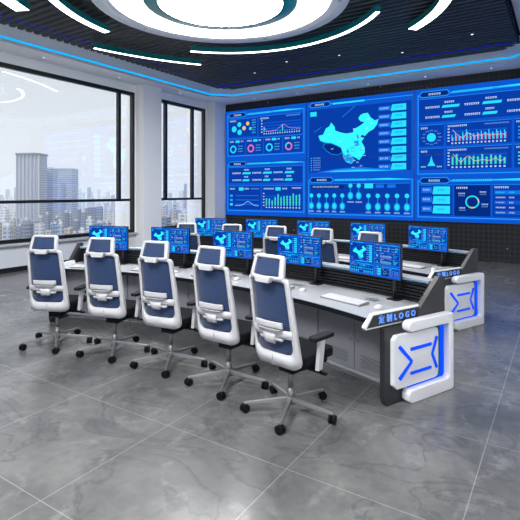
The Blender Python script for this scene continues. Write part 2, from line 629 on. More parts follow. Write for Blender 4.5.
def arc_lamp(p0, p1, p2, label, wd=0.085, taper=False):
    """a curved teal-sided bar lamp through three plan points"""
    (ax, ay), (bx, by), (cx, cy) = p0, p1, p2
    d = 2 * (ax * (by - cy) + bx * (cy - ay) + cx * (ay - by))
    ux = ((ax**2 + ay**2) * (by - cy) + (bx**2 + by**2) * (cy - ay) + (cx**2 + cy**2) * (ay - by)) / d
    uy = ((ax**2 + ay**2) * (cx - bx) + (bx**2 + by**2) * (ax - cx) + (cx**2 + cy**2) * (bx - ax)) / d
    R = math.hypot(ax - ux, ay - uy)
    t0 = math.atan2(ay - uy, ax - ux)
    t2 = math.atan2(cy - uy, cx - ux)
    tm = math.atan2(by - uy, bx - ux)
    def norm(t, ref):
        while t - ref > math.pi: t -= 2 * math.pi
        while t - ref < -math.pi: t += 2 * math.pi
        return t
    t0, t2 = norm(t0, tm), norm(t2, tm)
    z0, z1 = 4.95, 5.065
    e = empty('arc_ceiling_lamp', (bx, by, z0), 0, label, 'ceiling lamp', 'curved ceiling lamps around the ring')
    n = 28
    def slab(mb, r0, r1, za, zb, material, open_bottom=False):
        v = []
        for i in range(n + 1):
            t = t0 + (t2 - t0) * i / n
            for r, z in ((r0, za), (r1, za), (r1, zb), (r0, zb)):
                v.append((ux + r * math.cos(t) - bx, uy + r * math.sin(t) - by, z - z0))
        f = []
        for i in range(n):
            k = 4 * i
            for s in range(4):
                f.append((k + s, k + (s + 1) % 4, k + 4 + (s + 1) % 4, k + 4 + s))
        f += [(0, 3, 2, 1), (4 * n, 4 * n + 1, 4 * n + 2, 4 * n + 3)]
        mb.add(v, f, material)
    q = MB(); slab(q, R - wd / 2, R + wd / 2, z0, z1, teal_metal); q.build('teal_housing', e)
    q = MB(); slab(q, R - wd / 2 + 0.006, R + wd / 2 - 0.006, z0 - 0.006, z0 - 0.001, lum_arc); q.build('diffuser', e)
    for tt in (t0 + (t2 - t0) * 0.2, t0 + (t2 - t0) * 0.8):
        q = MB()
        x, y = ux + R * math.cos(tt) - bx, uy + R * math.sin(tt) - by
        q.cyl((x, y, z1 - z0), (x, y, 5.3 - z0), 0.012, 0.012, black_metal, 8); q.build('hanger', e)

arc_lamp((-6.72, 4.25), (-7.36, 5.30), (-7.55, 6.15), 'curved white light bar left of the ring lamp, its end by the slat ends', 0.15)
arc_lamp((-8.62, 6.68), (-8.33, 7.60), (-7.53, 8.98), 'long thin curved light bar nearest the window soffit')
arc_lamp((-7.0, 8.0), (-5.15, 9.0), (-2.72, 8.02), 'longest curved light bar hugging the far side of the ring lamp', 0.095)
arc_lamp((-2.45, 9.25), (-1.72, 8.35), (-1.35, 7.1), 'curved white light bar nearest the right wall', 0.19)
arc_lamp((-7.88, 4.62), (-7.3, 3.75), (-6.5, 3.05), 'wide curved light bar in the near left of the ceiling', 0.26)
arc_lamp((-1.2, 0.6), (-0.8, 2.6), (-1.0, 4.6), 'added unseen curved fill light bar beside the right wall, over the walkway', 0.24)  # added bar out of view, brightens the console end panels
arc_lamp((-2.6, 4.0), (-4.2, 3.2), (-5.6, 3.3), 'added unseen curved fill light bar on the near side of the ring lamp', 0.15)  # added bar out of view, extra fill for the near side

for y0, l_ in ((-1.5, 'added unseen ceiling fill light panel nearest the rear fill window'), (0.7, 'added unseen ceiling fill light panel over the walkway by the right wall')):  # added panels out of view, brighten the white end panels
    e = empty('ceiling_fill_panel', (0.05, y0 + 0.9, ZS - 0.03), 0, l_, 'ceiling lamp', 'added ceiling fill panels')
    q = MB(); q.box(-0.33, 0.33, -0.93, 0.93, 0, 0.03, ring_grey); q.build('frame', e)
    q = MB(); q.box(-0.3, 0.3, -0.9, 0.9, -0.004, -0.0005, lum_fill_panel); q.build('diffuser', e)

# ------------------------------------------------------------------ dashboard graphics
G = dict(
    bg=emit('screen_blue', rgb(14, 88, 210), 1.0, True),
    pan=emit('screen_panel_blue', rgb(9, 62, 170), 1.0),
    deep=emit('screen_deep_blue', rgb(5, 44, 130), 1.0),
    mid=emit('screen_mid_blue', rgb(22, 116, 238), 1.0),
    line=emit('screen_line_blue', rgb(44, 156, 252), 1.05),
    cyan=emit('screen_cyan', rgb(40, 218, 250), 1.1),
    map=emit('screen_map_cyan', rgb(52, 238, 250), 1.15),
    bluecyan=emit('screen_soft_cyan', rgb(28, 160, 240), 1.0),
    white=emit('screen_white', rgb(196, 222, 255), 1.0),
    dim=emit('screen_dim_white', rgb(110, 164, 236), 1.0),
    pink=emit('screen_pink', rgb(232, 122, 180), 1.0),
    orange=emit('screen_orange', rgb(238, 196, 140), 1.0),
    green=emit('screen_green', rgb(70, 222, 190), 1.0),
    seam=mat('screen_seam', rgb(6, 14, 50), 0.4),
)

def wp(px, py):
    """a point of the screen surface, centimetres from its top left corner"""
    t = (px - 260) / FPX
    s, c = math.sin(YAW), math.cos(YAW)
    d = 13.33 / (t * s + c)
    return ((d * (t * c - s) + 10.04) * 100, (4.63 - (EYE - (py - HOR) * d / FPX)) * 100)

class Dash:
    def __init__(self, kx, ky, ks):
        self.mb = MB(); self.k = (kx, ky, ks); self.rnd = random.Random(4)

    def pt(self, x, y):
        kx, ky, ks = self.k
        return wp(kx + x / ks, ky + y / ks)

    def poly(self, pts, c, lay=1):
        # recorded as x right, z up, y = minus layer
        n = len(pts)
        self.mb.add([(x, -0.12 * lay, -y) for x, y in pts], [tuple(range(n))], G[c])

    def rect(self, x0, y0, x1, y1, c, lay=1):
        self.poly([(x0, y0), (x1, y0), (x1, y1), (x0, y1)], c, lay)

    def frame(self, x0, y0, x1, y1, t, c, lay=2):
        self.rect(x0, y0, x1, y0 + t, c, lay); self.rect(x0, y1 - t, x1, y1, c, lay)
        self.rect(x0, y0 + t, x0 + t, y1 - t, c, lay); self.rect(x1 - t, y0 + t, x1, y1 - t, c, lay)

    def line(self, pts, t, c, lay=3):
        for (xa, ya), (xb, yb) in zip(pts, pts[1:]):
            dx, dy = xb - xa, yb - ya
            l = math.hypot(dx, dy) or 1
            nx, ny = -dy / l * t / 2, dx / l * t / 2
            self.poly([(xa + nx, ya + ny), (xb + nx, yb + ny), (xb - nx, yb - ny), (xa - nx, ya - ny)], c, lay)

    def disc(self, x, y, r, c, lay=3, ry=None, n=14):
        ry = ry or r
        self.poly([(x + r * math.cos(2 * math.pi * i / n), y + ry * math.sin(2 * math.pi * i / n)) for i in range(n)], c, lay)

    def ring(self, x, y, r, t, cols, lay=3, n=20):
        for i in range(n):
            a, b_ = 2 * math.pi * i / n, 2 * math.pi * (i + 1) / n
            c = cols[int(i * len(cols) / n)]
            self.poly([(x + r * math.cos(a), y + r * math.sin(a)), (x + r * math.cos(b_), y + r * math.sin(b_)),
                       (x + (r - t) * math.cos(b_), y + (r - t) * math.sin(b_)), (x + (r - t) * math.cos(a), y + (r - t) * math.sin(a))], c, lay)

    def text(self, x0, y, x1, h=5, c='white', lay=4):
        x = x0
        h = h * 0.8
        while x < x1 - h * 0.4:
            wd = h * self.rnd.uniform(0.55, 0.95)
            self.rect(x, y - h / 2, min(x + wd, x1), y - h * 0.12, c, lay)
            self.rect(x + wd * 0.15, y + h * 0.05, min(x + wd * 0.9, x1), y + h / 2, c, lay)
            x += wd + h * 0.22

    def block(self, x0, y0, x1, y1):
        self.rect(x0, y0, x1, y1, 'mid', 1)
        self.rect(x0 + 3, y0 + 4, x1 - 3, y1 - 3, 'bg', 2)
        self.frame(x0 + 2, y0 + 3, x1 - 2, y1 - 2, 1.8, 'line', 3)
        hx = (x1 - x0) * 0.27
        self.poly([(x0 + 4, y0 + 3), (x0 + 12, y0 - 7), (x0 + hx - 8, y0 - 7), (x0 + hx, y0 + 3), (x0 + hx - 8, y0 + 10), (x0 + 12, y0 + 10)], 'line', 4)
        self.poly([(x0 + 7, y0 + 3), (x0 + 13.5, y0 - 5), (x0 + hx - 9.5, y0 - 5), (x0 + hx - 3, y0 + 3), (x0 + hx - 9.5, y0 + 8), (x0 + 13.5, y0 + 8)], 'deep', 5)
        self.text(x0 + hx * 0.35, y0 + 2, x0 + hx * 0.72, 6.5, 'white', 6)
        n = 22
        for i in range(n):
            xa = x0 + hx + 3 + i * ((x1 - x0) * 0.30) / n
            self.poly([(xa, y0 + 5), (xa + 2.4, y0 - 1), (xa + 4.6, y0 - 1), (xa + 2.2, y0 + 5)], 'cyan', 4)
        self.poly([(x0 + (x1 - x0) * 0.5, y0 + 1), (x0 + (x1 - x0) * 0.78, y0 - 1.5), (x1 - 5, y0 + 2.5), (x0 + (x1 - x0) * 0.78, y0 + 3.5)], 'cyan', 4)

    def sub(self, x0, y0, x1, y1, c='pan'):
        self.rect(x0, y0, x1, y1, c, 3)
        self.line([(x0, y0), (x1, y0)], 1.0, 'line', 4)

    def bars(self, x0, y0, x1, y1, vals, cols, w_=0.5, line=None):
        for k in range(1, 4):
            self.rect(x0, y0 + (y1 - y0) * k / 4 - 3, x1, y0 + (y1 - y0) * k / 4 + 1, 'bg', 4)
        n = len(vals)
        dx = (x1 - x0) / n
        for i, v_ in enumerate(vals):
            for j, c in enumerate(cols):
                ww = dx * w_ / len(cols)
                xa = x0 + dx * (i + 0.22) + j * (ww + 0.4)
                vv = v_ * (1 if j == 0 else 0.55 + 0.3 * ((i * 7) % 5) / 5)
                self.rect(xa, y1 - (y1 - y0) * vv, xa + ww, y1, c, 5)
            self.rect(x0 + dx * (i + 0.2), y1 + 4, x0 + dx * (i + 0.65), y1 + 8, 'white', 5)
        if line:
            self.line([(x0 + dx * (i + 0.5), y1 - (y1 - y0) * v_) for i, v_ in enumerate(line)], 1.2, 'orange', 6)
        for k in range(5):
            self.rect(x0 - 8, y0 + (y1 - y0) * k / 4 - 2, x0 - 3, y0 + (y1 - y0) * k / 4 + 1.5, 'white', 5)

def kpi(d, x, y, wd):
    d.text(x - 42, y, x - 4, 6.5, 'white')
    d.poly([(x, y + 4), (x + 4, y - 3), (x + wd + 3, y - 3), (x + wd, y + 4)], 'cyan', 5)
    d.text(x + 8, y - 11, x + 8 + wd * 0.6, 6, 'white')

def left_column(d, X):
    d.rect(X, 0, X + 322, 363, 'bg', 0.5)
    d.block(X + 8, 14, X + 314, 160)
    d.sub(X + 14, 30, X + 134, 92); d.sub(X + 140, 28, X + 306, 96)
    d.text(X + 20, 36, X + 46, 6)
    for bx, by, r, c in ((38, 64, 10.5, 'cyan'), (60, 49, 8.5, 'cyan'), (61, 76, 9.5, 'cyan'), (80, 63, 7.5, 'orange'), (95, 48, 7, 'orange'), (106, 66, 5.5, 'green')):
        d.disc(X + bx, by, r, c, 5)
    for k in range(6):
        d.text(X + 96 + 16, 38 + k * 8.5, X + 128, 4.5, 'cyan' if k % 2 else 'dim')
    d.bars(X + 158, 44, X + 300, 82, [0.42, .06, .05, .05, .08, .06, .05, .07, .5, .06, .05, .06, .07, .05, .06, .05], ['cyan'], 0.45)
    d.line([(X + 160, 66), (X + 175, 80), (X + 210, 78), (X + 236, 60), (X + 258, 74), (X + 300, 78)], 1.3, 'pink', 6)
    d.text(X + 146, 36, X + 180, 6); d.text(X + 246, 34, X + 300, 5, 'dim')
    for k in range(4):
        x0 = X + 14 + k * 74
        d.sub(x0, 100, x0 + 69, 154)
        d.text(x0 + 5, 108, x0 + 24, 6); d.rect(x0 + 30, 104, x0 + 47, 112, 'cyan', 5); d.text(x0 + 52, 108, x0 + 62, 6)
        d.ring(x0 + 20, 134, 13.5, 5, ['pink'] * 4 if k == 1 else (['pink', 'pink', 'cyan', 'pink'] if k == 3 else ['cyan'] * 4), 5)
        for j in range(3):
            d.text(x0 + 40, 124 + j * 9, x0 + 60, 4, 'cyan' if j % 2 else 'dim')
    d.block(X + 8, 184, X + 314, 350)
    d.sub(X + 14, 198, X + 306, 252)
    for r_ in range(2):
        for c_ in range(3):
            kpi(d, X + 72 + c_ * 84, 218 + r_ * 24, 34 - r_ * 6)
    d.sub(X + 14, 262, X + 148, 342); d.sub(X + 154, 262, X + 306, 342)
    d.text(X + 20, 272, X + 44, 6); d.rect(X + 58, 267, X + 78, 278, 'cyan', 5); d.text(X + 82, 272, X + 100, 6); d.text(X + 108, 272, X + 142, 5, 'dim')
    for k in range(3):
        d.rect(X + 20, 292 + k * 15, X + 32, 300 + k * 15, 'line' if k < 2 else 'cyan', 5)
        d.rect(X + 44, 294 + k * 15, X + 140, 297 + k * 15, 'mid', 4)
    d.line([(X + 40 + 4 * k, 330 - 14 * math.exp(-((k - 14) / 4.5) ** 2)) for k in range(26)], 1.4, 'white', 5)
    d.text(X + 160, 272, X + 200, 6); d.rect(X + 206, 267, X + 226, 278, 'cyan', 5); d.text(X + 232, 272, X + 250, 6); d.text(X + 268, 270, X + 302, 5)
    d.bars(X + 166, 288, X + 302, 328, [.6, .58, .42, .7, .95, .7, .78, .82, .8, 1.0, .88, .95], ['green'], 0.42)

CHINA = [(85, 155), (105, 150), (118, 122), (133, 114), (140, 97), (155, 115), (158, 132), (180, 140), (205, 145), (235, 140), (238, 125), (250, 120), (270, 108),
         (285, 95), (268, 92), (258, 80), (266, 66), (280, 58), (300, 55), (312, 75), (330, 88), (346, 82), (340, 105), (325, 125), (303, 138), (286, 156),
         (276, 150), (262, 160), (284, 163), (272, 180), (286, 205), (286, 228), (272, 248), (262, 260), (245, 250), (232, 242), (216, 232), (202, 240),
         (190, 226), (184, 206), (165, 196), (140, 186), (112, 184), (92, 176)]
TIBET = [(110, 190), (140, 188), (165, 198), (184, 208), (188, 226), (170, 238), (140, 234), (118, 218), (106, 204)]
SOUTH = [(190, 228), (202, 242), (216, 234), (232, 243), (240, 262), (228, 276), (206, 268), (194, 250)]

def mid_column(d, X):
    """X is the left edge; map points were read from the photograph"""
    d.rect(X, 0, X + 336, 363, 'bg', 0.5)
    d.rect(X + 4, 4, X + 332, 232, 'bg', 1)
    d.rect(X + 8, 26, X + 326, 222, 'pan', 2)
    d.block_head = None
    hx = 84
    d.line([(X + 6, 12), (X + 330, 12)], 2, 'line', 3)
    d.poly([(X + 8, 12), (X + 16, 3), (X + hx - 8, 3), (X + hx, 12), (X + hx - 8, 19), (X + 16, 19)], 'line', 4)
    d.poly([(X + 11, 12), (X + 18, 5), (X + hx - 10, 5), (X + hx - 3, 12), (X + hx - 10, 17), (X + 18, 17)], 'deep', 5)
    d.text(X + 28, 11, X + 62, 6.5, 'white', 6)
    d.rect(X + hx + 4, 10, X + 190, 15, 'cyan', 4)
    d.rect(X + 12, 32, X + 34, 46, 'cyan', 4)
    d.line([(X + 26, 96), (X + 50, 82)], 1.4, 'bluecyan', 4); d.line([(X + 120, 56), (X + 160, 26)], 1.4, 'bluecyan', 4)
    sx = X - wp(308, 150)[0]
    dd = lambda L: [(d_[0] + sx, d_[1]) for d_ in (wp(300 + x / 4.333, 100 + y / 4.333) for x, y in L)]
    d.poly(dd(TIBET), 'deep', 4)
    t_ = dd(TIBET); d.line(t_ + t_[:1], 1.2, 'line', 5)
    d.poly(dd(SOUTH), 'bluecyan', 4)
    t_ = dd(SOUTH); d.line(t_ + t_[:1], 1.2, 'cyan', 5)
    d.poly(dd(CHINA), 'map', 6)
    for a, b_, c in (((238, 175), (262, 200), 'bluecyan'), ((250, 150), (262, 168), 'bluecyan'), ((222, 200), (244, 226), 'cyan'), ((205, 210), (218, 230), 'bluecyan'), ((262, 205), (278, 222), 'cyan')):
        p, q = dd([a])[0], dd([b_])[0]
        d.poly([(p[0], p[1] + 3), (q[0] - 3, p[1]), (q[0], q[1] - 3), (p[0] + 4, q[1])], c, 7)
    rr = random.Random(9)
    for x, y in ((130, 150), (175, 180), (145, 212), (240, 125), (315, 100), (295, 122), (300, 82), (205, 215), (245, 190), (265, 158), (235, 215), (200, 252), (222, 245), (240, 262), (270, 285), (235, 292), (285, 240), (275, 210), (255, 270), (215, 268)):
        p = dd([(x, y)])[0]
        d.text(p[0] - 4, p[1], p[0] + 5, 3.4, 'white', 8)
    for k in range(8):
        y = 36 + k * 24.0
        d.rect(X + 232, y, X + 268, y + 12, 'mid', 4); d.text(X + 236, y + 6, X + 262, 6)
        d.poly([(X + 272, y - 3), (X + 312, y - 3), (X + 312, y + 15), (X + 268, y + 15)], 'cyan', 4)
        d.text(X + 280, y + 5, X + 302, 6, 'bluecyan', 5)
    for k in range(6):
        d.rect(X + 14, 176 + k * 7.4, X + 17, 179 + k * 7.4, 'cyan', 4); d.text(X + 22, 177 + k * 7.4, X + 48, 4, 'dim')
    for k, (hh, c) in enumerate(((4, 'mid'), (2.6, 'line'), (1.3, 'cyan'))):
        d.poly([(X + 30 + 22 * k, 222), (X + 100, 222 - hh * 2.4), (X + 175, 222 - hh * 3.4), (X + 250 - 10 * k, 222 - hh * 1.4), (X + 318 - 24 * k, 222)], c, 3 + k)
    # lower block
    d.block(X + 4, 244, X + 331, 354)
    d.sub(X + 12, 258, X + 322, 346)
    d.rect(X + 16, 262, X + 126, 272, 'deep', 4); d.text(X + 20, 267, X + 108, 6)
    d.rect(X + 190, 258, X + 216, 272, 'cyan', 5)
    d.rect(X + 224, 261, X + 248, 271, 'mid', 5); d.text(X + 228, 266, X + 244, 5); d.rect(X + 258, 261, X + 282, 271, 'mid', 5); d.text(X + 262, 266, X + 278, 5)
    xs = [16, 42, 68, 94, 120, None, None, 202, 230, 258, 286, 314]
    for k, x in enumerate(xs):
        if x is None:
            continue
        d.disc(X + x, 294, 6.5, 'cyan', 5); d.rect(X + x - 1, 300, X + x + 1, 314, 'bluecyan', 5)
        d.disc(X + x, 326, 9, 'bluecyan', 5, 12); d.disc(X + x, 326, 6, 'cyan', 6, 8)
        d.text(X + x - 8, 343, X + x + 8, 4.5)
    for x in (146, 172):
        d.disc(X + x, 264, 6.5, 'cyan', 5); d.rect(X + x - 1, 270, X + x + 1, 284, 'bluecyan', 5)
        d.disc(X + x, 294, 9, 'bluecyan', 5, 12); d.disc(X + x, 294, 6, 'cyan', 6, 8); d.text(X + x - 10, 313, X + x + 10, 4.5)

def right_column(d, X):
    d.rect(X, 0, X + 336, 363, 'bg', 0.5)
    d.block(X + 6, 14, X + 330, 236)
    d.sub(X + 12, 28, X + 324, 92)
    for r_ in range(2):
        for c_ in range(3):
            kpi(d, X + 70 + c_ * 100, 52 + r_ * 27, 44 - r_ * 10)
    d.sub(X + 12, 100, X + 76, 158); d.sub(X + 12, 164, X + 76, 222)
    d.text(X + 16, 108, X + 34, 6); d.text(X + 16, 172, X + 34, 6)
    d.disc(X + 44, 134, 12, 'cyan', 5)
    for k in range(12):
        a = 2 * math.pi * k / 12
        d.text(X + 44 + 22 * math.cos(a) - 4, 134 + 19 * math.sin(a), X + 44 + 22 * math.cos(a) + 5, 3.4, 'dim')
    d.poly([(X + 44, 184), (X + 48, 200), (X + 55, 212), (X + 33, 212), (X + 40, 200)], 'cyan', 5)
    d.text(X + 16, 214, X + 30, 4); d.text(X + 58, 214, X + 72, 4)
    va = [.5, .62, .42, .7, .9, .6, .55, .62, .7, .64, .8, .6, .75, .66, .7]
    for k, y0 in enumerate((100, 164)):
        d.sub(X + 82, y0, X + 238, y0 + 58); d.text(X + 86, y0 + 7, X + 134, 5.5); d.text(X + 176, y0 + 7, X + 232, 4, 'dim')
        d.bars(X + 94, y0 + 15, X + 228, y0 + 47, va if k == 0 else va[3:] + va[:1], ['cyan', 'pink'] if k == 0 else ['green'], 0.5 if k == 0 else 0.46,
               [.95, .6, .35, .2, .65, .5, .3, .4, .35, .5, .3, .42, .3, .4, .3] if k == 0 else [.95, .5, .2, .6, .7, .3, .3, .4, .3, .3, .5, .2, .4])
        d.sub(X + 244, y0, X + 324, y0 + 58); d.text(X + 248, y0 + 7, X + 272, 5)
        for j in range(4):
            d.rect(X + 252, y0 + 18 + j * 9, X + 252 + (56 - 9 * j), y0 + 22 + j * 9, 'green' if k else 'bluecyan', 5)
    d.block(X + 6, 250, X + 330, 354)
    d.sub(X + 12, 264, X + 98, 346)
    for k in range(3):
        y = 270 + k * 26
        d.rect(X + 18, y, X + 46, y + 15, 'mid', 4); d.text(X + 22, y + 7, X + 42, 6)
        d.poly([(X + 50, y - 2), (X + 92, y - 2), (X + 92, y + 19), (X + 47, y + 19)], 'cyan', 4); d.text(X + 60, y + 8, X + 80, 6, 'bluecyan', 5)
    d.sub(X + 103, 264, X + 190, 346, 'deep')
    d.text(X + 108, 272, X + 136, 6)
    d.ring(X + 147, 309, 17, 3.5, ['cyan', 'cyan', 'orange', 'green', 'cyan', 'cyan', 'green', 'cyan', 'cyan', 'orange'], 5)
    for dx, dy in ((-34, -22), (18, -26), (22, 6), (-32, 16)):
        d.text(X + 147 + dx, 309 + dy, X + 147 + dx + 16, 4.2); d.text(X + 147 + dx, 315 + dy, X + 147 + dx + 16, 3, 'dim')
    d.sub(X + 195, 264, X + 324, 346)
    d.text(X + 199, 271, X + 232, 6)
    d.rect(X + 199, 279, X + 320, 289, 'mid', 4)
    for r_ in range(5):
        if r_ in (2, 4):
            d.rect(X + 199, 279 + r_ * 12.8, X + 320, 289 + r_ * 12.8, 'bg', 4)
        for c_ in range(4):
            d.text(X + 202 + c_ * 30, 284 + r_ * 12.8, X + 202 + c_ * 30 + (22 if c_ != 1 else 12), 4.2, 'white' if r_ else 'cyan')

def dash_mesh(fns, X0, S, name, parent, loc):
    """columns of graphics scaled by S, front towards -Y"""
    o = []
    for n_, fn, X in fns:
        d = Dash(0, 0, 1)
        fn(d, X)
        lay = 1.0 if S > 0.005 else 2.2
        d.mb.v = [((x - X0) * S, y * S * lay, z * S) for x, y, z in d.mb.v]
        ob = d.mb.build(n_, parent, loc)
        o.append(ob)
    return o

SW = 9.94   # screen width
vw = empty('video_wall', (-10.04 + SW / 2, 13.37, 1.0), 0, 'huge blue video wall covered with charts and a map on the black front wall', 'video wall')
q = MB(); q.box(-SW / 2 - 0.02, SW / 2 + 0.02, -0.02, 0.028, -0.02, 3.65, bezel); q.build('mounting_frame', vw)
for cix, (xa, xb) in enumerate(((0, 3.22), (3.225, 6.575), (6.58, 9.94))):
    for za, zb in ((0, 1.812), (1.818, 3.63)):
        q = MB(); q.box(xa - SW / 2, xb - SW / 2, -0.04, -0.021, za, zb, G['bg'])
        q.build('display_panel', vw)
XC = (0.0, 322.5, 657.5)
obs = dash_mesh((('statistics_graphics', left_column, 0), ('map_graphics', mid_column, 322), ('chart_graphics', right_column, 658)), 0, 0.01, '', vw, (-SW / 2, -0.041, 3.63))
for o_, l_ in zip(obs, ('left third of the screen with ring charts and bar chart', 'middle third with the pale cyan country map', 'right third with bar charts and table')):
    o_['label'] = l_
q = MB()
for xs_ in (3.222, 6.577):
    q.box(xs_ - SW / 2 - 0.006, xs_ - SW / 2 + 0.006, -0.066, -0.052, 0, 3.63, G['seam'])
q.box(-SW / 2, SW / 2, -0.066, -0.052, 1.811, 1.819, G['seam'])
q.build('panel_seam', vw)

# ------------------------------------------------------------------ furniture of one console row
OX, OY = -3.6, -1.3        # centre of the near row's curve

def pol(r, a):
    t = math.radians(a)
    return r * math.sin(t), r * math.cos(t)

STEP = 9.4
FRONT = lambda t: 5.66 - 0.004 * t

# --- chair
def rr_loop(hb, ht, z0, z1, r, n=5):
    """rounded trapezoid, half widths at bottom and top; counter-clockwise"""
    cs = [(-hb, z0), (hb, z0), (ht, z1), (-ht, z1)]
    out = []
    rs = r if isinstance(r, (list, tuple)) else [r] * 4
    for i in range(4):
        p = Vector(cs[i]); a = Vector(cs[i - 1]); c = Vector(cs[(i + 1) % 4])
        da = (a - p).normalized(); dc = (c - p).normalized()
        s, e_ = p + da * rs[i], p + dc * rs[i]
        for k in range(n + 1):
            t = k / n
            out.append(tuple((1 - t) ** 2 * s + 2 * t * (1 - t) * p + t * t * e_))
    return out

def back_y(x, z):
    return -0.165 - 0.125 * (z - 0.40) / 0.75 + 0.9 * x * x - 0.05 * math.sin((z - 0.4) / 0.75 * math.pi) * 0.3

def head_y(x, z):
    u = max(0.0, (z - 1.13) / 0.19)
    return -0.300 + 0.055 * u ** 1.3 + 1.1 * x * x

def ring_panel(mb, outer, inner, yf, th, material):
    n = len(outer)
    v = []
    for L in (outer, inner):
        for dy in (0, -th):
            v += [(x, yf(x, z) + dy, z) for x, z in L]
    O0, O1, I0, I1 = 0, n, 2 * n, 3 * n
    f = []
    for i in range(n):
        j = (i + 1) % n
        f += [(O0 + i, O0 + j, I0 + j, I0 + i), (O1 + i, I1 + i, I1 + j, O1 + j), (O0 + i, O1 + i, O1 + j, O0 + j), (I0 + i, I0 + j, I1 + j, I1 + i)]
    mb.add(v, f, material, True)

def sheet(mb, hb, ht, z0, z1, yf, dy, th, material, nx=8, nz=8):
    v = []; f = []
    for s in (0, 1):
        for j in range(nz + 1):
            z = z0 + (z1 - z0) * j / nz
            h_ = hb + (ht - hb) * j / nz
            for i in range(nx + 1):
                x = -h_ + 2 * h_ * i / nx
                v.append((x, yf(x, z) + dy - s * th, z))
    N = (nx + 1) * (nz + 1)
    for s in (0, 1):
        for j in range(nz):
            for i in range(nx):
                a = s * N + j * (nx + 1) + i
                f.append((a, a + 1, a + nx + 2, a + nx + 1))
    for j in range(nz):
        for i in (0, nx):
            a = j * (nx + 1) + i
            f.append((a, a + nx + 1, N + a + nx + 1, N + a))
    for i in range(nx):
        for j in (0, nz):
            a = j * (nx + 1) + i
            f.append((a, a + 1, N + a + 1, N + a))
    mb.add(v, f, material, True)

